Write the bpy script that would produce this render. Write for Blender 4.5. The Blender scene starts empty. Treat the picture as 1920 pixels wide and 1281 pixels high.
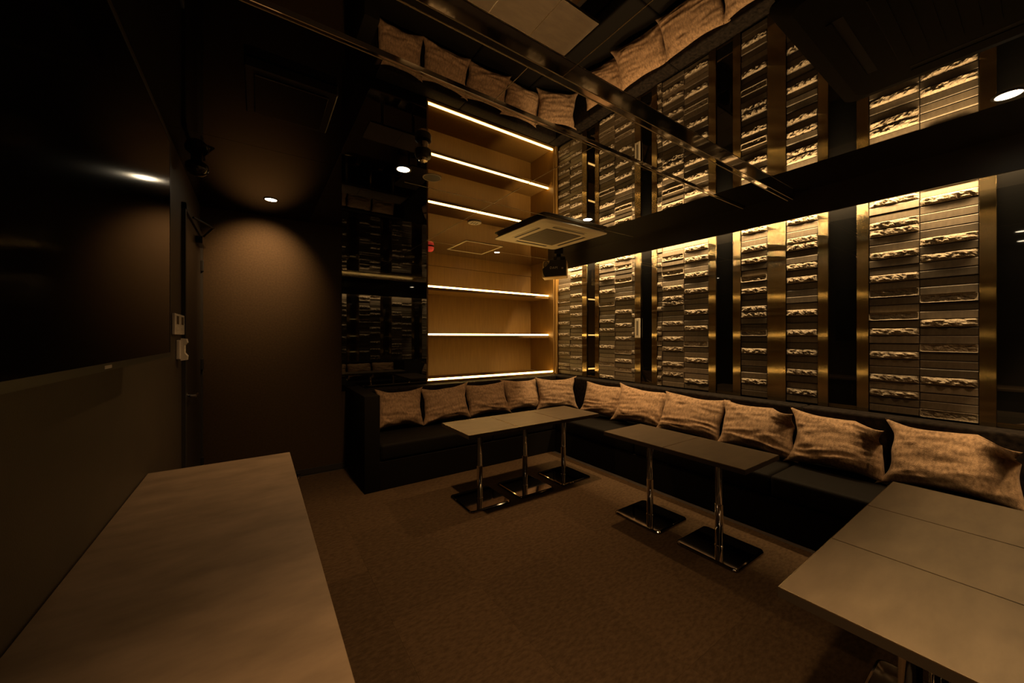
import bpy, bmesh, math, random
from mathutils import Vector, Matrix, noise, Euler

# ------------------------------------------------------------------ camera, world, exposure
SC = bpy.context.scene
C = SC.collection
F_PX, CAM_H = 695.0, 1.45
cam_d = bpy.data.cameras.new('camera')
cam_d.sensor_width = 36.0
cam_d.lens = F_PX / 1920 * 36.0
cam_d.shift_y = -8.5 / 1920
cam_d.clip_start = 0.02
cam = bpy.data.objects.new('camera', cam_d)
C.objects.link(cam)
cam.location = (0, 0, CAM_H)
cam.rotation_euler = (math.pi / 2, 0, -math.radians(34.51))
SC.camera = cam

world = bpy.data.worlds.new('world')
SC.world = world
world.use_nodes = True
world.node_tree.nodes['Background'].inputs[0].default_value = (0.9, 0.7, 0.45, 1)
world.node_tree.nodes['Background'].inputs[1].default_value = 0.0

SC.view_settings.view_transform = 'Standard'
SC.view_settings.look = 'None'
SC.view_settings.exposure = 0.0
SC.view_settings.gamma = 1.0
SC.view_settings.use_curve_mapping = False
SC.cycles.max_bounces = 10
SC.cycles.glossy_bounces = 7
SC.cycles.diffuse_bounces = 4
SC.cycles.caustics_reflective = False
SC.cycles.caustics_refractive = False
SC.cycles.sample_clamp_indirect = 4.0

# light levels (W) and colours
COVE_W_PER_M = 21.0
SPOT_W = 100.0
LED_E = 17.0
WARM_COVE = (1.0, 0.66, 0.31)
WARM_SPOT = (1.0, 0.58, 0.25)
WARM_LED = (1.0, 0.58, 0.16)

# room sizes
XL, XR = -0.433, 3.94        # left and right wall
YB, YR = 4.45, -0.60         # back and rear wall
ZC = 2.66                    # ceiling
XP = 3.74                    # pelmet face
ZP = 2.45                    # pelmet bottom
ZS = 0.88                    # top of sofa back, bottom of the wall cladding


def cove_light(name, p0, p1, z, tilt):
    d = bpy.data.lights.new(name, 'AREA')
    d.shape = 'RECTANGLE'
    ln = (Vector(p1) - Vector(p0)).length
    d.size, d.size_y = ln, 0.025
    d.energy = COVE_W_PER_M * ln
    d.color = WARM_COVE
    o = bpy.data.objects.new(name, d)
    C.objects.link(o)
    m = (Vector(p0) + Vector(p1)) / 2
    o.location = (m.x, m.y, z)
    dx = Vector(p1) - Vector(p0)
    o.rotation_euler = Euler((tilt, 0, math.atan2(dx.y, dx.x)), 'XYZ')
    return o


# strips hidden behind the pelmets, shining down the clad walls
cove_light('cove_light_right', (3.83, -0.55), (3.83, 4.40), 2.60, math.radians(-20))
cove_light('cove_light_rear', (0.5, YR + 0.11), (3.65, YR + 0.11), 2.60, math.radians(-20))

# ------------------------------------------------------------------ materials
MATS = {}


def new_mat(name):
    m = bpy.data.materials.new(name)
    m.use_nodes = True
    nt = m.node_tree
    return m, nt, nt.nodes['Principled BSDF']


def mat(name, col, rough=0.5, metal=0.0, ior=1.5, spec=None, var=0.0, scale=8.0, bump=0.0, bscale=60.0,
        rnd=0.0, aniso=0.0, stretch=(1, 1, 1), col2=None, sheen=0.0, emit=None, estr=0.0, detail=4.0, brush=0.0):
    if name in MATS:
        return MATS[name]
    m, nt, b = new_mat(name)
    N, L = nt.nodes.new, nt.links.new
    b.inputs['Base Color'].default_value = (*col, 1)
    b.inputs['Roughness'].default_value = rough
    b.inputs['Metallic'].default_value = metal
    b.inputs['IOR'].default_value = ior
    if spec is not None:
        b.inputs['Specular IOR Level'].default_value = spec
    if sheen:
        b.inputs['Sheen Weight'].default_value = sheen
        b.inputs['Sheen Roughness'].default_value = 0.5
    tc = mp = None
    if var or bump or col2:
        tc = N('ShaderNodeTexCoord')
        mp = N('ShaderNodeMapping')
        mp.inputs['Scale'].default_value = stretch
        L(tc.outputs['Object'], mp.inputs['Vector'])
    src = None
    if var or col2:
        nz = N('ShaderNodeTexNoise')
        nz.inputs['Scale'].default_value = scale
        nz.inputs['Detail'].default_value = detail
        nz.inputs['Roughness'].default_value = 0.6
        L(mp.outputs[0], nz.inputs['Vector'])
        rp = N('ShaderNodeValToRGB')
        rp.color_ramp.elements[0].position = 0.3
        rp.color_ramp.elements[1].position = 0.7
        a = tuple(x * (1 - var) for x in col) if not col2 else col
        c = tuple(x * (1 + var) for x in col) if not col2 else col2
        rp.color_ramp.elements[0].color = (*a, 1)
        rp.color_ramp.elements[1].color = (*c, 1)
        L(nz.outputs['Fac'], rp.inputs[0])
        src = rp.outputs[0]
    if rnd:
        oi = N('ShaderNodeObjectInfo')
        mr = N('ShaderNodeMapRange')
        mr.inputs['To Min'].default_value = 1 - rnd
        mr.inputs['To Max'].default_value = 1 + rnd
        L(oi.outputs['Random'], mr.inputs['Value'])
        mx = N('ShaderNodeMix')
        mx.data_type = 'RGBA'
        mx.blend_type = 'MULTIPLY'
        mx.inputs[0].default_value = 1.0
        if src:
            L(src, mx.inputs[6])
        else:
            mx.inputs[6].default_value = (*col, 1)
        L(mr.outputs[0], mx.inputs[7])
        src = mx.outputs[2]
    if src:
        L(src, b.inputs['Base Color'])
    if bump:
        nb = N('ShaderNodeTexNoise')
        nb.inputs['Scale'].default_value = bscale
        nb.inputs['Detail'].default_value = 5.0
        L(mp.outputs[0], nb.inputs['Vector'])
        bp = N('ShaderNodeBump')
        bp.inputs['Strength'].default_value = bump
        bp.inputs['Distance'].default_value = 0.01
        L(nb.outputs['Fac'], bp.inputs['Height'])
        L(bp.outputs[0], b.inputs['Normal'])
    if aniso:
        b.inputs['Anisotropic'].default_value = aniso
        tg = N('ShaderNodeTangent')
        tg.direction_type = 'RADIAL'
        tg.axis = 'Z'
        L(tg.outputs[0], b.inputs['Tangent'])
    if brush:
        # fine vertical brushing: the micro-normals spread sideways only
        ge = N('ShaderNodeNewGeometry')
        sc_ = N('ShaderNodeVectorMath')
        sc_.operation = 'SCALE'
        sc_.inputs['Scale'].default_value = 9137.0
        L(ge.outputs['Position'], sc_.inputs[0])
        wn = N('ShaderNodeTexWhiteNoise')
        wn.noise_dimensions = '3D'
        L(sc_.outputs[0], wn.inputs['Vector'])
        sp = N('ShaderNodeSeparateColor')
        L(wn.outputs['Color'], sp.inputs[0])
        mr2 = N('ShaderNodeMapRange')
        mr2.inputs['From Max'].default_value = 1.0
        mr2.inputs['To Min'].default_value = -brush
        mr2.inputs['To Max'].default_value = brush
        L(sp.outputs[0], mr2.inputs['Value'])
        up = N('ShaderNodeVectorMath')
        up.operation = 'CROSS_PRODUCT'
        up.inputs[1].default_value = (0, 0, 1)
        L(ge.outputs['Normal'], up.inputs[0])
        sc2 = N('ShaderNodeVectorMath')
        sc2.operation = 'SCALE'
        L(up.outputs[0], sc2.inputs[0])
        L(mr2.outputs[0], sc2.inputs['Scale'])
        an = N('ShaderNodeVectorMath')
        an.operation = 'ADD'
        L(ge.outputs['Normal'], an.inputs[0])
        L(sc2.outputs[0], an.inputs[1])
        nn = N('ShaderNodeVectorMath')
        nn.operation = 'NORMALIZE'
        L(an.outputs[0], nn.inputs[0])
        L(nn.outputs[0], b.inputs['Normal'])
    if emit:
        b.inputs['Emission Color'].default_value = (*emit, 1)
        b.inputs['Emission Strength'].default_value = estr
    MATS[name] = m
    return m


M_MIRROR = mat('dark_mirror', (0.60, 0.58, 0.55), 0.012, 1.0)
M_GLINT = mat('edge_glint', (0.80, 0.70, 0.52), 0.35)  # pale colour standing in for light caught along panel and bar edges
M_BLACKCEIL = mat('gloss_black_ceiling', (0.006, 0.005, 0.004), 0.03, ior=1.55)
M_POLISH = mat('polished_bar', (0.62, 0.58, 0.52), 0.06, 1.0)
M_BLACKPAINT = mat('black_paint', (0.020, 0.017, 0.014), 0.55, var=0.15, scale=3, bump=0.05, bscale=200)
M_WALLPAPER = mat('black_wallpaper', (0.042, 0.0265, 0.0125), 0.7, spec=0.15, var=0.2, scale=60, bump=0.12, bscale=350)
M_BROWNWALL = mat('dark_brown_wall', (0.038, 0.027, 0.015), 0.55, var=0.15, scale=5, bump=0.08, bscale=250)
M_PELMET = mat('pelmet_black', (0.018, 0.014, 0.010), 0.45)
M_BLACKGLASS = mat('black_glass', (0.004, 0.004, 0.004), 0.02, ior=1.65)
M_BRASS = mat('brushed_brass', (0.33, 0.265, 0.15), 0.085, 1.0, brush=0.72, var=0.06, scale=40, stretch=(1, 1, 0.02))
M_STONE_FLAT = mat('honed_stone', (0.170, 0.138, 0.100), 0.45, var=0.18, scale=14, rnd=0.45, bump=0.05, bscale=90)
M_STONE_ROUGH = mat('split_stone', (0.30, 0.245, 0.175), 0.8, var=0.22, scale=30, rnd=0.15, bump=0.7, bscale=55)
M_GROUT = mat('grout', (0.05, 0.042, 0.032), 0.9)
M_CARPET = mat('carpet', (0.066, 0.040, 0.020), 0.95, col2=(0.125, 0.080, 0.043), scale=26, rnd=0.10, bump=0.9, bscale=420, spec=0.1,
               stretch=(1, 2.2, 1), detail=8)
M_SUBFLOOR = mat('subfloor', (0.03, 0.022, 0.016), 0.9)
M_WOOD = mat('oak_veneer', (0.185, 0.100, 0.020), 0.5, col2=(0.245, 0.138, 0.031), scale=9, stretch=(6, 6, 0.35))
M_LED = mat('led_diffuser', (0.9, 0.8, 0.6), 0.5, emit=WARM_LED, estr=LED_E)
M_LEATHER = mat('black_leather', (0.0055, 0.0045, 0.0035), 0.7, spec=0.07, bump=0.15, bscale=160)
M_VELVET = mat('charcoal_velvet', (0.0035, 0.0027, 0.0022), 0.85, spec=0.05, col2=(0.021, 0.0155, 0.012), scale=30, sheen=0.02)
M_CUSHION = mat('brown_chenille', (0.15, 0.088, 0.044), 0.9, col2=(0.40, 0.255, 0.145), scale=40, sheen=0.04, bump=0.35, bscale=150,
                rnd=0.08, stretch=(1.6, 1, 0.8), detail=7)
M_TABLE = mat('taupe_laminate', (0.084, 0.066, 0.045), 0.45, spec=0.25, col2=(0.118, 0.093, 0.063), scale=6, stretch=(1, 3, 1), detail=8, rnd=0.05)
M_EDGE = mat('table_edge', (0.035, 0.026, 0.018), 0.4)
M_COUNTER = mat('stone_laminate', (0.125, 0.091, 0.059), 0.5, spec=0.3, col2=(0.215, 0.158, 0.106), scale=4.5, stretch=(1, 2.2, 1), detail=9)
M_CHROME = mat('chrome', (0.78, 0.74, 0.70), 0.05, 1.0)
M_DARKCHROME = mat('dark_chrome', (0.34, 0.31, 0.28), 0.05, 1.0)
M_SCREEN = mat('tv_screen', (0.003, 0.003, 0.003), 0.10, ior=1.5, spec=0.12)
M_BLACKPLASTIC = mat('black_plastic', (0.012, 0.011, 0.010), 0.4)
M_DARKGLOSS = mat('gloss_black_plastic', (0.010, 0.009, 0.008), 0.15)
M_ACWHITE = mat('ac_panel_white', (0.82, 0.74, 0.56), 0.45)
M_ACGREY = mat('ac_grille', (0.16, 0.135, 0.095), 0.6)
M_ACDARK = mat('ac_panel_black', (0.006, 0.005, 0.004), 0.6, spec=0.1)
M_SLOT = mat('slot_black', (0.004, 0.004, 0.004), 0.7)
M_WHITE = mat('white_plastic', (0.75, 0.68, 0.58), 0.4)
M_LCD = mat('lcd', (0.03, 0.028, 0.02), 0.2)
M_RED = mat('red_lens', (0.55, 0.05, 0.03), 0.25, emit=(1, 0.08, 0.04), estr=0.25)
M_LAMP = mat('lamp_lens', (1, 0.9, 0.7), 0.5, emit=(1.0, 0.80, 0.52), estr=28.0)
M_TRIM = mat('lamp_trim', (0.05, 0.043, 0.035), 0.4)
M_BEIGE = mat('speaker_beige', (0.82, 0.64, 0.36), 0.45)
M_LOGO = mat('logo_grey', (0.75, 0.70, 0.66), 0.4)
M_DOOR = mat('door_black', (0.022, 0.018, 0.014), 0.4)
M_STEEL = mat('satin_steel', (0.55, 0.48, 0.38), 0.25, 1.0)

# ------------------------------------------------------------------ mesh helpers


def bm_box(bm, x0, x1, y0, y1, z0, z1):
    v = [bm.verts.new(p) for p in ((x0, y0, z0), (x1, y0, z0), (x1, y1, z0), (x0, y1, z0),
                                   (x0, y0, z1), (x1, y0, z1), (x1, y1, z1), (x0, y1, z1))]
    for f in ((3, 2, 1, 0), (4, 5, 6, 7), (0, 1, 5, 4), (1, 2, 6, 5), (2, 3, 7, 6), (3, 0, 4, 7)):
        bm.faces.new([v[i] for i in f])
    return v


def box_bm(x0, x1, y0, y1, z0, z1, bev=0.0, seg=2):
    bm = bmesh.new()
    bm_box(bm, min(x0, x1), max(x0, x1), min(y0, y1), max(y0, y1), min(z0, z1), max(z0, z1))
    if bev:
        bmesh.ops.bevel(bm, geom=bm.edges[:], offset=bev, segments=seg, profile=0.6, affect='EDGES')
    return bm


def bm_lathe(bm, prof, n=24, center=(0, 0), cap=True):
    rings = []
    for r, z in prof:
        rings.append([bm.verts.new((center[0] + r * math.cos(2 * math.pi * i / n),
                                    center[1] + r * math.sin(2 * math.pi * i / n), z)) for i in range(n)])
    for a, b in zip(rings, rings[1:]):
        for i in range(n):
            bm.faces.new((a[i], a[(i + 1) % n], b[(i + 1) % n], b[i]))
    if cap:
        bm.faces.new(rings[0][::-1])
        bm.faces.new(rings[-1])
    return bm


def lathe_bm(prof, n=24, center=(0, 0), cap=True):
    bm = bmesh.new()
    bm_lathe(bm, prof, n, center, cap)
    return bm


def bm_tube(bm, p0, p1, r, n=12):
    p0, p1 = Vector(p0), Vector(p1)
    d = (p1 - p0).normalized()
    a = d.orthogonal().normalized()
    b = d.cross(a)
    r0 = [bm.verts.new(p0 + r * (math.cos(2 * math.pi * i / n) * a + math.sin(2 * math.pi * i / n) * b)) for i in range(n)]
    r1 = [bm.verts.new(p1 + r * (math.cos(2 * math.pi * i / n) * a + math.sin(2 * math.pi * i / n) * b)) for i in range(n)]
    for i in range(n):
        bm.faces.new((r0[i], r0[(i + 1) % n], r1[(i + 1) % n], r1[i]))
    bm.faces.new(r0[::-1])
    bm.faces.new(r1)


def bm_prism(bm, pts, axis, a0, a1):
    """extrude a 2-D outline along an axis ('x','y','z')"""
    def P(p, a):
        return {'x': (a, p[0], p[1]), 'y': (p[0], a, p[1]), 'z': (p[0], p[1], a)}[axis]
    v0 = [bm.verts.new(P(p, a0)) for p in pts]
    v1 = [bm.verts.new(P(p, a1)) for p in pts]
    n = len(pts)
    for i in range(n):
        bm.faces.new((v0[i], v0[(i + 1) % n], v1[(i + 1) % n], v1[i]))
    bm.faces.new(v0[::-1])
    bm.faces.new(v1)
    return bm


def prism_bm(pts, axis, a0, a1):
    return bm_prism(bmesh.new(), pts, axis, a0, a1)


def frame_bm(x0, x1, y0, y1, z0, z1, w):
    """flat square ring lying in xy"""
    bm = bmesh.new()
    bm_box(bm, x0, x1, y0, y0 + w, z0, z1)
    bm_box(bm, x0, x1, y1 - w, y1, z0, z1)
    bm_box(bm, x0, x0 + w, y0 + w, y1 - w, z0, z1)
    bm_box(bm, x1 - w, x1, y0 + w, y1 - w, z0, z1)
    return bm


def round_rect(x0, x1, y0, y1, r, seg=6):
    pts = []
    for cx, cy, a0 in ((x1 - r, y1 - r, 0), (x0 + r, y1 - r, 90), (x0 + r, y0 + r, 180), (x1 - r, y0 + r, 270)):
        for i in range(seg + 1):
            a = math.radians(a0 + 90 * i / seg)
            pts.append((cx + r * math.cos(a), cy + r * math.sin(a)))
    return pts


def to_mesh(bm, name, smooth=False):
    bmesh.ops.recalc_face_normals(bm, faces=bm.faces[:])
    me = bpy.data.meshes.new(name)
    bm.to_mesh(me)
    bm.free()
    if smooth:
        me.polygons.foreach_set('use_smooth', [True] * len(me.polygons))
    return me


def smooth_by_angle(me, ang=40):
    bm = bmesh.new()
    bm.from_mesh(me)
    for f in bm.faces:
        f.smooth = True
    for e in bm.edges:
        e.smooth = not (len(e.link_faces) == 2 and e.calc_face_angle(0) > math.radians(ang))
    bm.to_mesh(me)
    bm.free()


def obj(name, bm, m, parent=None, loc=(0, 0, 0), rot=(0, 0, 0), smooth=False):
    me = bm if isinstance(bm, bpy.types.Mesh) else to_mesh(bm, name)
    if smooth:
        smooth_by_angle(me)
    if m and not me.materials:
        me.materials.append(m)
    o = bpy.data.objects.new(name, me)
    C.objects.link(o)
    o.location = loc
    o.rotation_euler = rot
    if parent:
        o.parent = parent
    return o


def tag(o, label, cat, group=None):
    o['label'] = label
    o['category'] = cat
    if group:
        o['group'] = group
    return o


def thing(name, label, cat, loc=(0, 0, 0), rotz=0, group=None):
    o = bpy.data.objects.new(name, None)
    o.empty_display_size = 0.1
    C.objects.link(o)
    o.location = loc
    o.rotation_euler = (0, 0, rotz)
    return tag(o, label, cat, group)


def struct(name, bm, m, label=None):
    o = obj(name, bm, m)
    o['kind'] = 'structure'
    if label:
        o['label'] = label
    return o


def dup(root, loc, rotz, label):
    r = root.copy()
    C.objects.link(r)
    r.location = loc
    r.rotation_euler = (0, 0, rotz)
    r['label'] = label
    for ch in list(root.children):
        c = ch.copy()
        C.objects.link(c)
        c.parent = r
        for g in ch.children:
            d = g.copy()
            C.objects.link(d)
            d.parent = c
    return r


# ================================================================== STRUCTURE
# ---- floor with carpet tiles
floor = struct('floor', box_bm(XL - 0.1, XR + 0.1, YR - 0.1, YB + 0.7, -0.12, -0.006), M_SUBFLOOR, 'dark brown carpet tile floor')
tile_me = to_mesh(box_bm(-0.2497, 0.2497, -0.2497, 0.2497, -0.0058, 0.0), 'carpet_tile')
tile_me.materials.append(M_CARPET)
rng = random.Random(5)
x = XL + 0.25
while x < 3.30:
    y = YR + 0.25
    while y < 4.6:
        o = obj('carpet_tile', tile_me, None, floor, (x, y, 0), (0, 0, 0 if rng.random() < 0.5 else math.pi))
        y += 0.5
    x += 0.5

# ---- ceiling: slab, mirror panels, bars, painted edge glints
ceiling = struct('ceiling', box_bm(XL - 0.1, XR + 0.1, YR - 0.1, 5.2, ZC + 0.008, ZC + 0.15), M_BLACKPAINT, 'dark mirrored ceiling')
G = 0.0015
for x0, x1, y0, y1 in ((XL, 0.45, 1.63, 2.86), (XL, 0.45, 2.86, YB)):
    obj('black_panel', box_bm(x0 + G, x1 - G, y0 + G, y1 - G, ZC, ZC + 0.008), M_BLACKCEIL, ceiling)
for x0, x1, y0, y1 in ((0.45, 1.76, 1.63, 2.86), (1.76, XP, 1.63, 2.86), (0.45, 1.76, 2.86, YB), (1.76, XP, 2.86, YB),
                       (1.76, 3.87, YB, 5.04), (XL, 1.0, 1.27, 1.62), (1.0, XP, 1.27, 1.62),
                       (XL, 1.17, YR, 1.25), (1.17, XP, YR, 1.25)):
    obj('mirror_panel', box_bm(x0 + G, x1 - G, y0 + G, y1 - G, ZC, ZC + 0.008), M_MIRROR, ceiling)
for x0, x1, y0, y1 in ((1.76, 1.76, 1.63, YB), (0.95, XP, 2.86, 2.86), (1.0, 1.0, 1.27, 1.62), (1.17, 1.17, YR, 1.25), (1.76, 3.87, YB, YB)):
    w = 0.0018
    obj('edge_glint', box_bm(x0 - w, x1 + w, y0 - w, y1 + w, ZC - 0.0015, ZC + 0.002), M_GLINT, ceiling)  # pale line painting the light that panel edges catch at the joints
obj('ceiling_bar', box_bm(XL, XP, 1.612, 1.632, ZC - 0.013, ZC + 0.004, 0.002, 1), M_POLISH, ceiling)
obj('ceiling_bar', box_bm(XL, XP, 1.240, 1.278, ZC - 0.046, ZC + 0.004, 0.003, 1), M_POLISH, ceiling)
obj('bar_edge_glint', box_bm(XL, XP, 1.274, 1.2795, ZC - 0.048, ZC - 0.043), M_GLINT, ceiling)  # added pale strips, painting the bright highlight along the lower bar edges
obj('bar_edge_glint', box_bm(XL, XP, 1.2385, 1.2415, ZC - 0.048, ZC - 0.045), M_GLINT, ceiling)
obj('bar_edge_glint', box_bm(XL, XP, 1.629, 1.6335, ZC - 0.0145, ZC - 0.0105), M_GLINT, ceiling)

# ---- walls
wl = struct('wall_left', box_bm(XL - 0.15, XL, YR - 0.1, YB + 0.15, -0.1, ZC + 0.1), M_BROWNWALL, 'dark brown painted wall behind the screen')
wb_bm = bmesh.new()
bm_box(wb_bm, XL - 0.1, 0.77, YB, YB + 0.2, -0.1, ZC + 0.1)
bm_box(wb_bm, 0.77, 1.72, YB + 0.012, YB + 0.2, -0.1, ZC + 0.1)
bm_box(wb_bm, 1.72, XR, YB + 0.012, YB + 0.2, -0.1, 0.86)
wb = struct('wall_back', wb_bm, M_WALLPAPER, 'matt black wall facing the camera')
obj('glass_panel', box_bm(0.773, 1.755, YB - 0.004, YB + 0.011, 0.86, ZC - 0.001), M_BLACKGLASS, wb)
trim = struct('baseboard_back', box_bm(XL, 0.805, YB - 0.012, YB, 0, 0.06), M_BLACKPAINT, 'black baseboard')
wrear = struct('wall_rear', box_bm(XL - 0.1, XR + 0.1, YR - 0.15, YR, -0.1, ZC + 0.1), M_BLACKPAINT, 'dark wall behind the camera')
wr = struct('wall_right', box_bm(XR + 0.012, XR + 0.2, YR - 0.1, 5.1, -0.1, ZC + 0.1), M_GROUT, 'long wall of stone strips, brass and black glass')

# ---- pelmets hiding the strip lights
p = struct('trim_1', box_bm(XP, XP + 0.02, YR + 0.2, YB, ZP, ZC + 0.004), M_PELMET, 'black pelmet board along the clad wall')
p = struct('trim_2', box_bm(0.3, XP + 0.02, YR + 0.18, YR + 0.2, ZP, ZC + 0.004), M_PELMET, 'black pelmet board on the rear wall')

# ---- stone tiles
PITCH, JH = 0.058, 0.0045


def rough_tile_mesh(seed, hollow):
    """unit-length split-face tile: length 1 along y, face towards -x"""
    bm = bmesh.new()
    ny, nz = 22, 6
    hh = PITCH / 2 - JH / 2
    grid = []
    for j in range(nz + 1):
        row = []
        for i in range(ny + 1):
            u, v = i / ny * 2 - 1, j / nz * 2 - 1
            e = max(0.0, (1 - abs(u) ** 8)) * max(0.0, (1 - abs(v) ** 4))
            q = Vector((u * 4.2 + seed * 13.1, v * 1.5, seed * 3.7))
            n = noise.fractal(q, 0.7, 2.3, 4)
            if hollow:
                d = 0.026 - 0.012 * e + 0.016 * n * e
            else:
                d = 0.015 + 0.018 * e + 0.020 * n * (0.25 + 0.75 * e)
            d = max(0.006, d)
            row.append(bm.verts.new((-d, u / 2, v * hh)))
        grid.append(row)
    for j in range(nz):
        for i in range(ny):
            bm.faces.new((grid[j][i], grid[j][i + 1], grid[j + 1][i + 1], grid[j + 1][i]))
    border = grid[0][:] + [r[-1] for r in grid[1:]] + grid[-1][-2::-1] + [r[0] for r in grid[-2:0:-1]]
    back = [bm.verts.new((0.01, v.co.y, v.co.z)) for v in border]
    n = len(border)
    for i in range(n):
        bm.faces.new((border[i], back[i], back[(i + 1) % n], border[(i + 1) % n]))
    me = to_mesh(bm, 'rough_stone_tile')
    me.materials.append(M_STONE_ROUGH)
    return me


def flat_tile_mesh(d, tilt):
    bm = bmesh.new()
    hh = PITCH / 2 - JH / 2
    bm_prism(bm, [(0.01, -hh), (0.01, hh), (-d + 0.0055, hh), (-d + 0.0012 - tilt, hh - 0.0042), (-d - tilt, hh - 0.0065), (-d + tilt, -hh + 0.001),
                  (-d + 0.001 + tilt, -hh)], 'y', -0.5, 0.5)
    me = to_mesh(bm, 'flat_stone_tile')
    me.materials.append(M_STONE_FLAT)
    return me


ROUGH = [rough_tile_mesh(s, s in (2, 5)) for s in range(8)]
FLAT = [flat_tile_mesh(d, t) for d, t in ((0.006, 0.0006), (0.010, 0.001), (0.014, 0.0), (0.008, 0.0016), (0.019, 0.0006), (0.012, 0.002))]
NROW = 29


def tile_xform(me, scale_y, M):
    bm = bmesh.new()
    bm.from_mesh(me)
    bm.transform(M @ Matrix.Diagonal((1, scale_y, 1, 1)))
    return bm


def stone_panel(y0, y1, cols, label, slivers=()):
    """cols: list of (ya, yb, rough rows)"""
    bk = obj('stone_panel', box_bm(XR - 0.001, XR + 0.013, y0, y1, ZS, ZC), M_GROUT, wr)
    bk['label'] = label
    rg = random.Random(int(y0 * 1000))
    last = -1
    for ya, yb, rough in cols:
        for r in range(NROW):
            me = None
            if r in rough:
                k = rg.randrange(8)
                if k == last:
                    k = (k + 1) % 8
                last = k
                me = ROUGH[k]
            else:
                me = rg.choice(FLAT)
            o = obj('stone_tile', me, None, bk, (XR, (ya + yb) / 2, ZS + (r + 0.5) * PITCH),
                    (math.pi if (r in rough and rg.random() < 0.3) else 0, 0, 0))
            o.scale = (1, (yb - ya) - 0.003, 1)
    for ya, yb, rough in slivers:
        jm = bmesh.new()
        for r in range(NROW):
            me = ROUGH[rg.randrange(8)] if r in rough else rg.choice(FLAT)
            t = tile_xform(me, (yb - ya) - 0.003, Matrix.Translation((XR, (ya + yb) / 2, ZS + (r + 0.5) * PITCH)))
            tmp = bpy.data.meshes.new('tmp')
            t.to_mesh(tmp)
            t.free()
            n0 = len(jm.faces)
            jm.from_mesh(tmp)
            jm.faces.ensure_lookup_table()
            for f in jm.faces[n0:]:
                f.material_index = 1 if r in rough else 0
            bpy.data.meshes.remove(tmp)
        me = to_mesh(jm, 'stone_offcut')
        me.materials.append(M_STONE_FLAT)
        me.materials.append(M_STONE_ROUGH)
        o = obj('stone_offcut_column', me, None, bk)
        o['kind'] = 'stuff'


S = set
stone_panel(3.890, 4.415, [(4.147, 4.412, S((22, 19, 16, 13, 10, 7, 5, 2, 1))), (3.892, 4.145, S((27, 25, 23, 20, 17, 15, 12, 9, 7, 4, 1)))],
            'stone strip panel beside the shelves')
stone_panel(2.972, 3.564, [(3.289, 3.562, S((26, 23, 20, 17, 13, 11, 7, 3, 0))), (3.014, 3.287, S((27, 25, 22, 18, 15, 12, 9, 6, 4, 2)))],
            'stone strip panel left of the card holder', [(2.974, 3.012, S((23, 18, 14, 10, 6, 2)))])
stone_panel(2.047, 2.655, [(2.321, 2.590, S((25, 22, 19, 17, 16, 12, 9, 7, 4, 2))), (2.049, 2.319, S((26, 24, 21, 18, 14, 11, 8, 5, 1)))],
            'stone strip panel in the middle of the wall', [(2.592, 2.653, S((24, 20, 15, 11, 10, 8, 5, 3, 1, 0)))])
stone_panel(1.501, 1.729, [(1.502, 1.728, S((27, 24, 22, 19, 17, 14, 13, 10, 7, 2)))], 'narrow stone strip panel left of the wide brass strip')
stone_panel(1.123, 1.351, [(1.124, 1.350, S((27, 24, 23, 20, 18, 13, 10, 7, 4, 1)))], 'narrow stone strip panel right of the wide brass strip')
stone_panel(0.270, 0.803, [(0.537, 0.802, S((27, 24, 23, 20, 17, 15, 12, 10, 7, 4, 2))), (0.271, 0.535, S((28, 26, 21, 19, 14, 11, 8, 4, 0)))],
            'widest stone strip panel near the camera')

# ---- brass strips and black glass between the stone panels
for y0, y1 in ((3.797, 3.888), (3.566, 3.638), (2.885, 2.970), (2.657, 2.727), (1.970, 2.045), (1.731, 1.803), (1.353, 1.499),
               (1.053, 1.121), (0.805, 0.874), (0.199, 0.268)):
    bm = bmesh.new()
    bm_box(bm, XR - 0.022, XR + 0.012, y0, y1, ZS - 0.012, ZC)
    bmesh.ops.bevel(bm, geom=bm.edges[:], offset=0.0012, segments=1, affect='EDGES')
    obj('brass_strip', bm, M_BRASS, wr)
for y0, y1 in ((3.638, 3.797), (2.727, 2.885), (1.803, 1.970), (0.874, 1.053), (YR, 0.199)):
    obj('black_glass', box_bm(XR - 0.006, XR + 0.012, y0 + 0.001, y1 - 0.001, ZS + 0.02, ZC), M_BLACKGLASS, wr)
    obj('glass_sill', box_bm(XR - 0.010, XR + 0.012, y0 + 0.001, y1 - 0.001, ZS - 0.010, ZS + 0.02), M_BRASS, wr)
obj('corner_trim', box_bm(3.872, XR + 0.012, 4.418, YB + 0.012, 0.86, ZC), M_WOOD, wr)

# ---- rear wall cladding (seen in the black glass panel)
def rear_panel(x0, x1, seed):
    bk = obj('stone_panel', box_bm(x0, x1, YR - 0.001, YR + 0.001, ZS, ZC), M_GROUT, wrear)
    rg = random.Random(seed)
    jm = bmesh.new()
    mid = (x0 + x1) / 2
    for xa, xb in ((x0, mid), (mid, x1)):
        for r in range(NROW):
            ro = rg.random() < 0.36
            me = ROUGH[rg.randrange(8)] if ro else rg.choice(FLAT)
            M = Matrix.Translation(((xa + xb) / 2, YR, ZS + (r + 0.5) * PITCH)) @ Matrix.Rotation(-math.pi / 2, 4, 'Z')
            t = tile_xform(me, (xb - xa) - 0.003, M)
            tmp = bpy.data.meshes.new('tmp')
            t.to_mesh(tmp)
            t.free()
            n0 = len(jm.faces)
            jm.from_mesh(tmp)
            jm.faces.ensure_lookup_table()
            for f in jm.faces[n0:]:
                f.material_index = 1 if ro else 0
            bpy.data.meshes.remove(tmp)
    me = to_mesh(jm, 'stone_cladding')
    me.materials.append(M_STONE_FLAT)
    me.materials.append(M_STONE_ROUGH)
    o = obj('stone_cladding', me, None, bk)
    o['kind'] = 'stuff'


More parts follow.
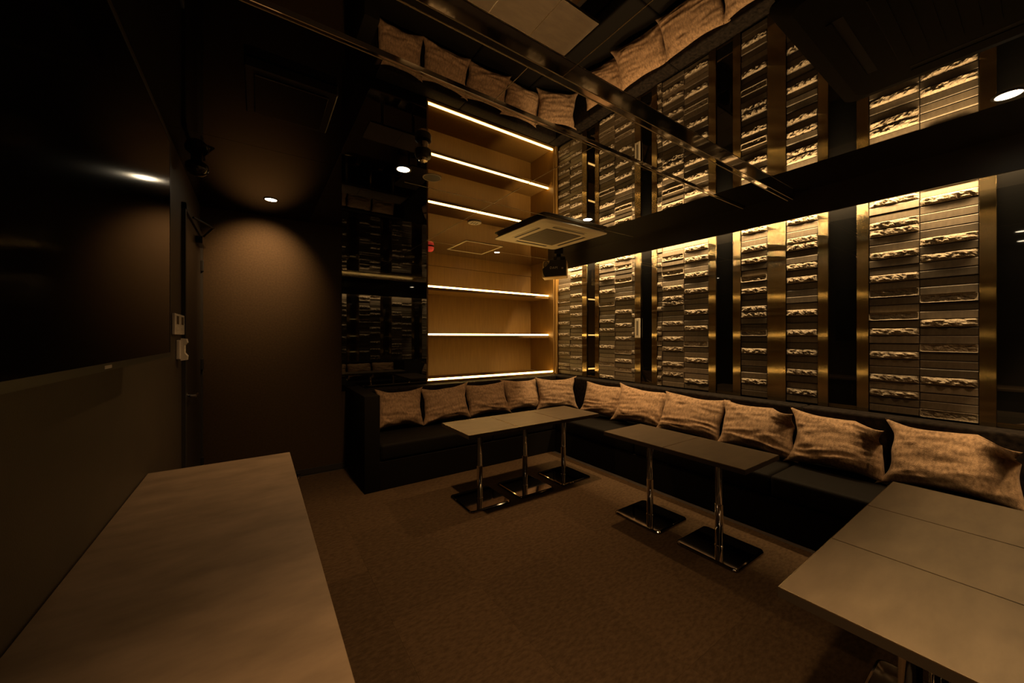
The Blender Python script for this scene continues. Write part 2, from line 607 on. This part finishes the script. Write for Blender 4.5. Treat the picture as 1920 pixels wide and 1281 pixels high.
for i, (x0, x1) in enumerate(((1.22, 1.75), (2.03, 2.53), (2.81, 3.33), (3.61, 3.93))):
    rear_panel(x0, x1, 40 + i)
    for a in (x0 - 0.07, x1):
        if a + 0.07 < 3.94:
            obj('brass_strip', box_bm(a + 0.001, a + 0.069, YR - 0.001, YR + 0.022, ZS - 0.01, ZC), M_BRASS, wrear)
for x0, x1 in ((1.82, 1.96), (2.60, 2.74), (3.40, 3.54)):
    obj('black_glass', box_bm(x0, x1, YR - 0.001, YR + 0.006, ZS, ZC), M_BLACKGLASS, wrear)

# ---- door in the left wall
d1 = struct('door_1', box_bm(XL - 0.03, XL + 0.008, 3.47, 4.40, 0.01, 2.345), M_DOOR, 'black door at the far end of the screen wall')
fb = bmesh.new()
bm_box(fb, XL - 0.02, XL + 0.022, 3.42, 3.467, 0, 2.39)
bm_box(fb, XL - 0.02, XL + 0.022, 4.403, 4.446, 0, 2.39)
bm_box(fb, XL - 0.02, XL + 0.022, 3.42, 4.446, 2.348, 2.39)
obj('door_frame', fb, M_BLACKPAINT, d1)
hb = lathe_bm([(0.026, 0.0), (0.026, 0.010), (0.012, 0.012), (0.012, 0.05), (0.0125, 0.056)], 16)
hb.transform(Matrix.Translation((XL + 0.008, 3.55, 1.02)) @ Matrix.Rotation(math.pi / 2, 4, 'Y'))
bm_tube(hb, (XL + 0.058, 3.545, 1.02), (XL + 0.058, 3.67, 1.02), 0.010)
obj('door_handle', hb, M_CHROME, d1, smooth=True)
cb = box_bm(XL + 0.008, XL + 0.055, 4.05, 4.28, 2.24, 2.30, 0.006)
bm_tube(cb, (XL + 0.06, 4.10, 2.31), (XL + 0.14, 3.86, 2.335), 0.009, 8)
bm_tube(cb, (XL + 0.14, 3.86, 2.335), (XL + 0.03, 3.72, 2.365), 0.009, 8)
obj('door_closer', cb, M_DARKGLOSS, d1)
for z in (0.3, 1.2, 2.1):
    obj('hinge', box_bm(XL + 0.008, XL + 0.03, 4.385, 4.42, z - 0.05, z + 0.05, 0.004), M_BLACKPLASTIC, d1)

# ================================================================== SHELF NICHE
NX0, NX1, NYB = 1.76, 3.87, 5.04
sh = thing('shelf_niche', 'built-in oak shelf niche with lit shelves at the corner of the room', 'shelves', (NX0, YB, 0))


def nb(name, x0, x1, y0, y1, z0, z1, m, parent=None, bev=0.0):
    bm = box_bm(x0 - NX0, x1 - NX0, y0 - YB, y1 - YB, z0, z1, bev, 1)
    return obj(name, bm, m, parent or sh)


nb('back_panel', NX0, NX1, NYB, NYB + 0.02, 0.87, 2.474, M_WOOD)
nb('back_panel', NX0, NX1, NYB - 0.012, NYB + 0.02, 2.478, ZC - 0.001, M_WOOD)
nb('side_panel', NX0 - 0.004, NX0 + 0.018, YB + 0.002, NYB, 0.90, ZC - 0.001, M_WOOD)
nb('side_panel', NX1 - 0.018, NX1, YB, NYB, 0.90, ZC - 0.001, M_WOOD)
led_x0, led_x1 = NX0 + 0.02, NX1 - 0.02
lg = nb('ledge', NX0, NX1, YB, NYB, 0.865, 0.895, M_WOOD)
nb('led_strip', led_x0, led_x1, YB + 0.012, YB + 0.028, 0.896, 0.918, M_LED, lg)
for zt, zb in ((1.472, 1.436), (2.098, 2.060)):
    s_ = nb('shelf', NX0 + 0.018, NX1 - 0.018, YB + 0.115, NYB, zb, zt, M_WOOD)
    lo = nb('led_strip', led_x0, led_x1, YB + 0.120, YB + 0.136, zt + 0.001, zt + 0.022, M_LED, s_)

# ================================================================== SOFAS
sofa = thing('corner_banquette', 'black and charcoal corner banquette running under the shelves and along the clad wall', 'sofa', (2.4, 2.4, 0))
so = Vector(sofa.location)


def sb(name, x0, x1, y0, y1, z0, z1, m, parent, bev=0.02, seg=3, org=so):
    bm = box_bm(x0 - org.x, x1 - org.x, y0 - org.y, y1 - org.y, z0, z1, bev, seg)
    return obj(name, bm, m, parent, smooth=bev > 0)


sb('base', 3.125, 3.93, YR + 0.02, 3.576, 0.0, 0.27, M_LEATHER, sofa, 0.004, 1)
sb('base', 0.95, 3.93, 3.578, 4.435, 0.0, 0.27, M_LEATHER, sofa, 0.004, 1)
ys = (YR + 0.02, 0.05, 1.18, 2.38, 3.570)
for a, b in zip(ys, ys[1:]):
    sb('seat_pad', 3.118, 3.74, a + 0.002, b - 0.002, 0.272, 0.43, M_LEATHER, sofa, 0.03)
    sb('backrest', 3.735, 3.935, a + 0.002, b - 0.002, 0.40, ZS - 0.012, M_VELVET, sofa, 0.018)
xs = (0.955, 2.20, 3.10, 3.735)
for a, b in zip(xs, xs[1:]):
    sb('seat_pad', a + 0.002, b - 0.002, 3.572, 4.25, 0.272, 0.43, M_LEATHER, sofa, 0.03)
for a, b in ((0.955, 2.20), (2.20, 3.735)):
    sb('backrest', a + 0.002, b - 0.002, 4.245, 4.44, 0.40, ZS - 0.016, M_VELVET, sofa, 0.018)
sb('backrest', 3.737, 3.935, 3.572, 4.44, 0.40, ZS - 0.014, M_VELVET, sofa, 0.018)
sb('arm', 0.812, 0.953, 3.574, 4.44, 0.0, 0.90, M_LEATHER, sofa, 0.008, 2)

sofa2 = thing('rear_banquette', 'dark banquette under the far stone wall, seen only reflected in the black glass panel', 'sofa', (2.2, YR + 0.3, 0))
s2 = Vector(sofa2.location)
sb('base', 1.0, 3.10, YR + 0.02, YR + 0.56, 0, 0.27, M_LEATHER, sofa2, 0.004, 1, s2)
sb('seat_pad', 1.0, 3.10, YR + 0.16, YR + 0.57, 0.272, 0.43, M_LEATHER, sofa2, 0.03, 3, s2)
sb('backrest', 1.0, 3.10, YR + 0.01, YR + 0.16, 0.40, ZS - 0.012, M_VELVET, sofa2, 0.018, 3, s2)

# ================================================================== CUSHIONS


def cushion_mesh(seed, w=0.60, h=0.46, t=0.17, flop_r=0.0, flop_l=0.0, fold=1.0):
    rg = random.Random(seed)
    bm = bmesh.new()
    N = 40
    ph = rg.uniform(0, 50)
    skew = rg.uniform(-0.03, 0.03)
    ears = [rg.uniform(0.05, 0.15) for _ in range(4)]

    def P(i, j, side):
        u, v = i / N * 2 - 1, j / N * 2 - 1
        u, v = math.copysign(abs(u) ** 0.85, u), math.copysign(abs(v) ** 0.85, v)
        k = (1 if u > 0 else 0) + (2 if v > 0 else 0)
        ear = 1 + ears[k] * (abs(u) * abs(v)) ** 5
        wob = 0.018 * noise.noise(Vector((u * 1.7, v * 1.7, ph)))
        x = w / 2 * u * (1 - 0.10 * (1 - v * v) * abs(u) ** 2) * ear + skew * v * 0.5 + wob
        z = h / 2 * v * (1 - 0.12 * (1 - u * u) * abs(v) ** 2) * ear + wob * 0.7
        e = (max(0, 1 - abs(u) ** 2.6) ** 0.62) * (max(0, 1 - abs(v) ** 2.6) ** 0.62)
        th = t / 2 * e * (1 - 0.22 * v)
        m = min(1.0, e * 2.2)
        # long soft folds across the lower half and diagonal pulls from the corners
        q = Vector((u * 0.9 + ph, v * 4.2 + 0.5 * math.sin(u * 1.5 + ph), seed * 1.3))
        ridge = 1 - abs(noise.noise(q)) * 2
        th += m * 0.016 * fold * ridge * (0.45 + 0.55 * max(0, -v + 0.3))
        q2 = Vector(((u + v) * 2.6 + ph, (u - v) * 0.9, seed))
        th += m * 0.013 * fold * noise.noise(q2) * (abs(u * v) ** 0.5 + 0.2)
        th += m * 0.006 * noise.noise(Vector((u * 6, v * 6, ph)))
        y = -side * max(0.001 if 0 < i < N and 0 < j < N else 0.0, th)
        for s, fl in ((1, flop_r), (-1, flop_l)):
            if fl:
                du, dv = max(0, s * u - 0.30), max(0, v - 0.25)
                a = du * dv * fl
                y -= a * 0.42
                z -= a * 0.24
                x -= s * a * 0.04
        return (x, y, z + h / 2)

    fr, bk = {}, {}
    for i in range(N + 1):
        for j in range(N + 1):
            fr[i, j] = bm.verts.new(P(i, j, 1))
            bk[i, j] = fr[i, j] if i in (0, N) or j in (0, N) else bm.verts.new(P(i, j, -1))
    for i in range(N):
        for j in range(N):
            bm.faces.new((fr[i, j], fr[i + 1, j], fr[i + 1, j + 1], fr[i, j + 1]))
            bm.faces.new((bk[i, j], bk[i, j + 1], bk[i + 1, j + 1], bk[i + 1, j]))
    me = to_mesh(bm, 'cushion', True)
    me.materials.append(M_CUSHION)
    return me


def cushion(px, py, yaw, lean, label, seed, roll=0.0, z=0.432, **kw):
    me = cushion_mesh(seed, **kw)
    R = Euler((-math.radians(lean), math.radians(roll), math.radians(yaw)), 'XYZ')
    mz = min((R.to_matrix() @ v.co).z for v in me.vertices)
    o = obj('cushion', me, None, None, (px, py, z - mz), R)
    return tag(o, label, 'cushion', 'brown plush cushions on the banquette')


W = 'brown plush cushion '
cushion(1.315, 4.06, 0, 20, W + 'leaning beside the left sofa arm, first of the row', 1, w=0.52, h=0.42, roll=1)
cushion(1.875, 4.04, -3, 22, W + 'with a raised right corner, second from the left sofa arm', 2, w=0.58, h=0.41, roll=-3)
cushion(2.43, 4.03, -6, 22, W + 'below the middle of the shelves, third from the left arm', 3, w=0.58, h=0.41, roll=-2)
cushion(2.99, 4.05, 2, 20, W + 'fourth from the left arm, left neighbour of the corner cushion', 4, w=0.60, h=0.42, roll=3)
cushion(3.44, 3.88, -24, 18, W + 'standing upright in the sofa corner', 5, w=0.56, h=0.42)
cushion(3.54, 3.17, -72, 24, W + 'first one right of the sofa corner', 6, w=0.62, h=0.42, roll=2)
cushion(3.54, 2.66, -80, 24, W + 'second one right of the sofa corner', 7, w=0.62, h=0.43, roll=3)
cushion(3.55, 2.07, -86, 23, W + 'behind the near end of the two-table row', 8, w=0.64, h=0.42, roll=1)
cushion(3.55, 1.47, -88, 24, W + 'with a creased corner, below the wide brass strip', 9, w=0.60, h=0.42, roll=0, flop_r=0.9)
cushion(3.55, 0.93, -90, 23, W + 'with a folded top right corner, left neighbour of the largest-looking one', 10, w=0.57, h=0.42, roll=1, flop_r=1.1)
cushion(3.54, 0.36, -92, 24, W + 'with one long corner flopped forward, behind the near three tables', 11, w=0.58, h=0.42, roll=-1, flop_r=1.5)
cushion(3.55, -0.18, -90, 22, W + 'cut off by the right edge of the picture', 12, w=0.50, h=0.42)
for i, (x, l) in enumerate(((1.45, 'leftmost'), (2.0, 'second from left'), (2.55, 'third from left'))):
    o = cushion(x, YR + 0.27, 180, 20, 'brown plush cushion on the reflected rear banquette, %s facing it' % l, 20 + i, w=0.56, h=0.40)

# ================================================================== TABLES
ZT = 0.665


def make_table(label, loc, w, d, base_off=(0, 0)):
    t = thing('pedestal_table', label, 'table', loc, 0, 'pedestal tables')
    tp = obj('table_top', box_bm(-w / 2 + 0.001, w / 2 - 0.001, -d / 2 + 0.001, d / 2 - 0.001, ZT - 0.030, ZT), M_TABLE, t)
    obj('edge_band', frame_bm(-w / 2, w / 2, -d / 2, d / 2, ZT - 0.031, ZT - 0.0032, 0.0022), M_EDGE, tp)
    obj('edge_line', frame_bm(-w / 2, w / 2, -d / 2, d / 2, ZT - 0.003, ZT + 0.0004, 0.0022), M_STEEL, tp)
    bx, by = base_off
    pole = bmesh.new()
    bm_lathe(pole, [(0.030, 0.018), (0.030, 0.024), (0.026, 0.028), (0.026, 0.30), (0.0275, 0.302), (0.0275, 0.31),
                    (0.026, 0.312), (0.0255, ZT - 0.05), (0.05, ZT - 0.048), (0.05, ZT - 0.0305)], 28, (bx, by))
    obj('pole', pole, M_CHROME, t, smooth=True)
    bb = bmesh.new()
    pr = []
    for off, z in ((0.0, 0.0), (0.0, 0.010), (0.004, 0.016), (0.012, 0.0185)):
        pr.append((off, z))
    rings = []
    for off, z in pr:
        rings.append([bb.verts.new((bx + px_, by + py_, z)) for px_, py_ in
                      round_rect(-0.20 + off, 0.20 - off, -0.205 + off, 0.205 - off, 0.035 - off * 0.5)])
    n = len(rings[0])
    for a, b in zip(rings, rings[1:]):
        for i in range(n):
            bb.faces.new((a[i], a[(i + 1) % n], b[(i + 1) % n], b[i]))
    bb.faces.new(rings[0][::-1])
    bb.faces.new(rings[-1])
    obj('base_plate', bb, M_DARKCHROME, t)
    return t


W1, D1 = 0.497, 0.525
X0 = 1.386
t1 = make_table('small pedestal table nearest the sofa arm in the row of three by the shelves', (X0 + W1 * 0.5, 2.885, 0), W1, D1)
dup(t1, (X0 + W1 * 1.5 + 0.004, 2.885, 0), 0, 'middle pedestal table in the row of three in front of the shelves')
dup(t1, (X0 + W1 * 2.5 + 0.008, 2.885, 0), 0, 'pedestal table nearest the sofa corner in the row of three by the shelves')
t2 = make_table('far pedestal table of the pair parallel to the clad wall', (2.615, 1.835, 0), 0.485, 0.54)
dup(t2, (2.615, 1.292, 0), 0, 'near pedestal table of the pair parallel to the clad wall')
X0 = 1.349
t3 = make_table('closest pedestal table top at the bottom right, bordering the open floor', (X0 + W1 * 0.5, 0.237, 0), W1, 0.50)
dup(t3, (X0 + W1 * 1.5 + 0.003, 0.237, 0), 0, 'middle one of the three table tops at the bottom right')
dup(t3, (X0 + W1 * 2.5 + 0.006, 0.237, 0), 0, 'table top at the bottom right touching the sofa cushions')

# ================================================================== COUNTER
ct = thing('long_counter', 'long brown stone-look counter along the screen wall at the bottom left', 'counter', (-0.14, 0.95, 0))
co = Vector(ct.location)
CY0, CY1 = YR + 0.05, 2.437
obj('counter_top', box_bm(XL + 0.004 - co.x, 0.152 - co.x, CY0 - co.y, CY1 - co.y, 0.77, 0.80, 0.0015, 1), M_COUNTER, ct)
obj('cabinet_body', box_bm(XL + 0.004 - co.x, 0.10 - co.x, CY0 - co.y, CY1 - 0.02 - co.y, 0.08, 0.769), M_BLACKPAINT, ct)
obj('toe_kick', box_bm(XL + 0.004 - co.x, 0.04 - co.x, CY0 - co.y, CY1 - 0.05 - co.y, 0.0, 0.08), M_BLACKPLASTIC, ct)
n = 5
for i in range(n):
    a = CY0 + (CY1 - 0.02 - CY0) * i / n
    b = CY0 + (CY1 - 0.02 - CY0) * (i + 1) / n
    dd = obj('cabinet_door', box_bm(0.10 - co.x, 0.118 - co.x, a + 0.002 - co.y, b - 0.002 - co.y, 0.085, 0.755, 0.001, 1), M_BLACKPAINT, ct)
    obj('handle', box_bm(0.119 - co.x, 0.135 - co.x, b - 0.05 - co.y, b - 0.038 - co.y, 0.55, 0.70, 0.003, 1), M_STEEL, dd)

# ================================================================== SCREEN
TVX, TY0, TY1, TZ0, TZ1 = -0.300, 0.44, 2.10, 1.368, 2.275
tv = thing('wall_television', 'large black television mounted on the left wall above the counter', 'television', (TVX, (TY0 + TY1) / 2, TZ0))
to = Vector(tv.location)


def tb(name, x0, x1, y0, y1, z0, z1, m, bev=0.0, parent=None):
    return obj(name, box_bm(x0 - to.x, x1 - to.x, y0 - to.y, y1 - to.y, z0 - to.z, z1 - to.z, bev, 1), m, parent or tv)


tb('housing', TVX - 0.045, TVX - 0.004, TY0, TY1, TZ0, TZ1, M_BLACKPLASTIC, 0.004)
scr = tb('screen', TVX - 0.0039, TVX - 0.001, TY0 + 0.008, TY1 - 0.008, TZ0 + 0.018, TZ1 - 0.008, M_SCREEN)
bz = bmesh.new()
for a in ((TY0, TY1, TZ0, TZ0 + 0.018), (TY0, TY1, TZ1 - 0.008, TZ1), (TY0, TY0 + 0.008, TZ0 + 0.018, TZ1 - 0.008), (TY1 - 0.008, TY1, TZ0 + 0.018, TZ1 - 0.008)):
    bm_box(bz, -0.0039, 0.0, a[0] - to.y, a[1] - to.y, a[2] - to.z, a[3] - to.z)
obj('bezel', bz, M_BLACKPLASTIC, tv)
tb('logo', TVX, TVX + 0.001, 1.28, 1.33, TZ0 + 0.005, TZ0 + 0.013, M_LOGO)
tb('wall_bracket', XL + 0.001, TVX - 0.046, 0.95, 1.55, 1.65, 2.05, M_BLACKPLASTIC)

# ================================================================== WALL REMOTES AND HANDSET
def wall_remote(y0, y1, label):
    t = thing('wall_remote', label, 'remote control', (XL, (y0 + y1) / 2, 1.465), 0, 'wall remotes')
    w = (y1 - y0) / 2
    obj('body', box_bm(0.001, 0.018, -w, w, 0, 0.132, 0.003, 1), M_WHITE, t)
    obj('display', box_bm(0.018, 0.0192, -w * 0.45, w * 0.5, 0.066, 0.118), M_LCD, t)
    for k in range(3):
        obj('button', box_bm(0.018, 0.020, -w * 0.6 + k * w * 0.42, -w * 0.6 + k * w * 0.42 + w * 0.3, 0.03, 0.045), M_WHITE, t)


wall_remote(3.055, 3.222, 'white wall remote with dark display, next to the television')
wall_remote(3.228, 3.405, 'white wall remote with dark display, next to the door frame')
hs = thing('wall_handset', 'slim white handset hanging below the two wall remotes', 'handset', (XL, 3.245, 1.295))
obj('cradle', box_bm(0.001, 0.022, -0.045, 0.045, 0.01, 0.135, 0.005, 2), M_WHITE, hs)
obj('handpiece', prism_bm([(0.022, 0.0), (0.052, 0.004), (0.055, 0.03), (0.040, 0.05), (0.040, 0.10), (0.055, 0.118), (0.050, 0.142), (0.022, 0.146)],
                          'y', -0.032, 0.032), M_WHITE, hs)

# ================================================================== CEILING THINGS
def downlight(x, y, label, power=SPOT_W, r=0.044, wide=88, tgt=None):
    t = thing('downlight', label, 'downlight', (x, y, ZC), 0, 'recessed downlights')
    bm = bmesh.new()
    bm_lathe(bm, [(r, 0.0), (r, -0.004), (r + 0.004, -0.006), (r + 0.012, -0.004), (r + 0.013, 0.0)], 28, cap=False)
    obj('trim_ring', bm, M_TRIM, t, smooth=True)
    obj('lens', lathe_bm([(r - 0.0005, -0.0005), (r - 0.0005, -0.003)], 28), M_LAMP, t)
    d = bpy.data.lights.new('downlight_beam', 'SPOT')
    d.energy = power
    d.color = WARM_SPOT
    d.spot_size = math.radians(wide)
    d.spot_blend = 1.0
    d.shadow_soft_size = 0.03
    o = bpy.data.objects.new('downlight_beam', d)
    C.objects.link(o)
    o.parent = t
    o.location = (0, 0, -0.012)
    if tgt:
        o.rotation_euler = (Vector(tgt) - Vector((x, y, ZC))).to_track_quat('-Z', 'Y').to_euler()
    return t


downlight(0.10, 3.89, 'glowing downlight in front of the plain black wall', power=105, wide=86, tgt=(0.03, YB, 2.13))
downlight(0.868, 2.645, 'brightest downlight, in front of the black glass panel', power=150, wide=112)
downlight(2.80, 2.70, 'downlight just in front of the lit air conditioner panel', power=150, wide=104)
downlight(2.82, 4.48, 'tiny downlight beside the ceiling hatch above the shelves', power=14, r=0.036, wide=110)
downlight(3.09, 0.12, 'bright downlight at the right edge of the picture', power=42, wide=100)
downlight(0.68, 0.19, 'downlight seen as the middle spot in the right black glass', power=240, wide=80)
downlight(-0.05, 0.20, 'downlight over the counter seen as the lowest spot in the right black glass', power=4)


def cassette(x, y, label, mp, mg, size=0.95, drop=0.05):
    t = thing('ceiling_air_conditioner', label, 'air conditioner', (x, y, ZC))
    s = size / 2
    bm = bmesh.new()
    rr = []
    for inset, z in ((0.03, 0.0), (0.012, -drop * 0.55), (0.0, -drop * 0.6), (0.0, -drop * 0.75), (0.055, -drop), ):
        rr.append([bm.verts.new((a, b, z)) for a, b in round_rect(-s + inset, s - inset, -s + inset, s - inset, 0.05, 5)])
    n = len(rr[0])
    for a, b in zip(rr, rr[1:]):
        for i in range(n):
            bm.faces.new((a[i], a[(i + 1) % n], b[(i + 1) % n], b[i]))
    bm.faces.new(rr[-1])
    obj('panel', bm, mp, t)
    g = obj('intake_grille', box_bm(-0.255, 0.255, -0.255, 0.255, -drop - 0.006, -drop + 0.002, 0.004, 1), mg, t)
    for k in range(11):
        yy = -0.22 + k * 0.044
        obj('slat', box_bm(-0.235, 0.235, yy - 0.008, yy + 0.008, -drop - 0.008, -drop - 0.0062), mg, g)
    for k in range(4):
        bm = box_bm(-0.235, 0.235, 0.318, 0.362, -drop - 0.0006, -drop + 0.004)
        bm.transform(Matrix.Rotation(k * math.pi / 2, 4, 'Z'))
        v = obj('air_slot', bm, M_SLOT, t)
        bm = box_bm(-0.235, 0.235, 0.350, 0.368, -drop - 0.004, -drop - 0.0007, 0.001, 1)
        bm.transform(Matrix.Rotation(k * math.pi / 2, 4, 'Z'))
        obj('flap', bm, mp, v)
    return t


cassette(2.81, 3.315, 'pale ceiling air conditioner lit from below near the shelves', M_ACWHITE, M_ACGREY)
cassette(1.965, 0.105, 'black ceiling air conditioner overhead at the top right', M_ACDARK, M_ACDARK, drop=0.06)

# access hatch
ht = thing('ceiling_hatch', 'square ceiling access hatch with a pale metal frame', 'hatch', (2.43, 4.43, ZC))
obj('frame', frame_bm(-0.275, 0.275, -0.285, 0.285, -0.006, 0, 0.020), M_ACWHITE, ht)
obj('hatch_panel', box_bm(-0.253, 0.253, -0.263, 0.263, -0.003, 0), M_MIRROR, ht)

# round speaker grille with slots
vt = thing('round_ceiling_vent', 'round pale ceiling vent between the air conditioner and the black glass', 'vent', (1.885, 3.44, ZC))
obj('rim', lathe_bm([(0.072, 0.0), (0.074, -0.006), (0.068, -0.012), (0.010, -0.014)], 32), M_ACWHITE, vt, smooth=True)
for k in range(3):
    obj('slot', box_bm(-0.035 + k * 0.027, -0.022 + k * 0.027, -0.03, 0.03, -0.0146, -0.012), M_ACGREY, vt)

# unlit flush ring
rt = thing('flush_speaker', 'flush dark ceiling disc with a thin pale rim', 'speaker', (1.093, 2.66, ZC))
obj('rim', lathe_bm([(0.062, 0.0), (0.063, -0.004), (0.069, -0.004), (0.070, 0.0)], 36, cap=False), M_ACWHITE, rt, smooth=True)
obj('grille', lathe_bm([(0.062, -0.0005), (0.062, -0.0025)], 36), M_ACGREY, rt)

# smoke detector
sd = thing('smoke_detector', 'dark round smoke detector hanging beside the brightest downlight', 'smoke detector', (0.865, 2.25, ZC))
obj('mount', lathe_bm([(0.030, 0.0), (0.030, -0.022)], 24), M_STEEL, sd, smooth=True)
obj('body', lathe_bm([(0.036, -0.022), (0.050, -0.030), (0.052, -0.058), (0.046, -0.074), (0.034, -0.080)], 32), M_BLACKPLASTIC, sd, smooth=True)
obj('sensor_cap', lathe_bm([(0.030, -0.080), (0.030, -0.090), (0.024, -0.098), (0.008, -0.100)], 28), M_STEEL, sd, smooth=True)

# red alarm lamp
rl = thing('red_alarm_lamp', 'small red alarm lamp on the ceiling at the left end of the shelves', 'alarm lamp', (1.90, 4.70, ZC))
obj('base', lathe_bm([(0.055, 0.0), (0.055, -0.010)], 28), M_BLACKPLASTIC, rl, smooth=True)
obj('lens', lathe_bm([(0.054, -0.010), (0.055, -0.03), (0.046, -0.055), (0.028, -0.068), (0.008, -0.072)], 28), M_RED, rl, smooth=True)

# black square vent
sv = thing('square_ceiling_vent', 'black square ventilation grille on the ceiling left of the black glass', 'vent', (0.138, 2.15, ZC))
obj('housing', box_bm(-0.185, 0.185, -0.20, 0.20, -0.05, 0, 0.006, 1), M_BLACKPLASTIC, sv)
obj('cover', box_bm(-0.15, 0.15, -0.165, 0.165, -0.058, -0.051, 0.004, 1), M_DARKGLOSS, sv)

# dome camera-like black speaker by the door
bsp = thing('black_dome_speaker', 'small glossy black dome on a bracket above the door', 'speaker', (-0.335, 3.27, ZC))
obj('bracket', box_bm(-0.03, 0.03, -0.03, 0.03, -0.05, 0, 0.004, 1), M_BLACKPLASTIC, bsp)
obj('dome', lathe_bm([(0.045, -0.03), (0.062, -0.045), (0.066, -0.07), (0.056, -0.10), (0.034, -0.118), (0.006, -0.124)], 28), M_DARKGLOSS, bsp, smooth=True)

# karaoke speaker with logo
spk = thing('hanging_speaker', 'black and beige speaker marked DAM hanging from the ceiling in the corner', 'speaker', (3.395, 3.885, ZC), math.radians(-47))
obj('ceiling_bracket', box_bm(-0.02, 0.10, 0.06, 0.18, -0.045, 0, 0.003, 1), M_BLACKPLASTIC, spk)
bm = box_bm(0.01, 0.07, 0.08, 0.16, -0.145, -0.04, 0.003, 1)
bm_tube(bm, (-0.03, 0.11, -0.10), (0.13, 0.11, -0.10), 0.022)
obj('swivel', bm, M_DARKGLOSS, spk)
body = prism_bm([(-0.185, -0.385), (0.16, -0.37), (0.16, -0.150), (-0.170, -0.150)], 'y', 0.005, 0.24)
bmesh.ops.bevel(body, geom=body.edges[:], offset=0.008, segments=2, affect='EDGES')
obj('cabinet', body, M_BEIGE, spk)
side = [(-0.145, -0.376), (0.152, -0.362), (0.152, -0.148), (-0.075, -0.148)]
for k in range(13):
    a = k / 12
    side.append((-0.078 - 0.094 * (3 * a * a - 2 * a ** 3), -0.165 - 0.10 * a - 0.015 * math.sin(a * math.pi)))
for k in range(7):
    a = k / 6
    side.append((-0.174 + 0.026 * a * a, -0.275 - 0.092 * a))
obj('side_cover', prism_bm(side, 'y', -0.012, 0.004), M_BLACKPLASTIC, spk)
bm = bmesh.new()
bm_lathe(bm, [(0.048, 0.0), (0.048, 0.004), (0.040, 0.004), (0.036, 0.001)], 24)
bm.transform(Matrix.Translation((-0.128, 0.006, -0.205)) @ Matrix.Rotation(math.pi / 2, 4, 'X') @ Matrix.Diagonal((0.75, 1, 1, 1)))
obj('port', bm, M_ACGREY, spk)
cu = bpy.data.curves.new('logo_text', 'FONT')
cu.body = 'DAM'
cu.size = 0.046
cu.extrude = 0.0006
cu.space_character = 1.15
cu.align_x = 'CENTER'
tmp = bpy.data.objects.new('tmp_text', cu)
C.objects.link(tmp)
bpy.context.view_layer.update()
me = bpy.data.meshes.new_from_object(tmp.evaluated_get(bpy.context.evaluated_depsgraph_get()))
bpy.data.objects.remove(tmp)
me.materials.clear()
me.materials.append(M_LOGO)
obj('logo', me, None, spk, (-0.02, -0.0128, -0.268), (math.pi / 2, 0, 0))
bm = bmesh.new()
for a in (20, 80, 140):
    dx, dz = 0.016 * math.cos(math.radians(a)), 0.016 * math.sin(math.radians(a))
    bm_tube(bm, (0.10 - dx, -0.0125, -0.262 - dz), (0.10 + dx, -0.0125, -0.262 + dz), 0.0018, 6)
obj('emblem', bm, M_LOGO, spk)

# ================================================================== SMALL THINGS ON WALLS AND FLOOR
cb_ = thing('wall_plate', 'slim pale plate on the brass strip in the middle of the clad wall', 'plate', (XR - 0.022, 2.925, 1.44))
obj('plate', box_bm(-0.010, -0.001, -0.038, 0.038, 0, 0.24, 0.002, 1), M_ACWHITE, cb_)
obj('inset', box_bm(-0.0115, -0.0102, -0.012, 0.012, 0.03, 0.21), M_ACGREY, cb_)
ds = thing('door_stop', 'small black door stop on the floor by the black wall', 'door stop', (0.35, 4.38, 0))
obj('stem', lathe_bm([(0.022, 0.0), (0.022, 0.004), (0.010, 0.006), (0.010, 0.03)], 16), M_STEEL, ds, smooth=True)
obj('bumper', lathe_bm([(0.018, 0.03), (0.020, 0.034), (0.020, 0.05), (0.012, 0.055)], 16), M_BLACKPLASTIC, ds, smooth=True)
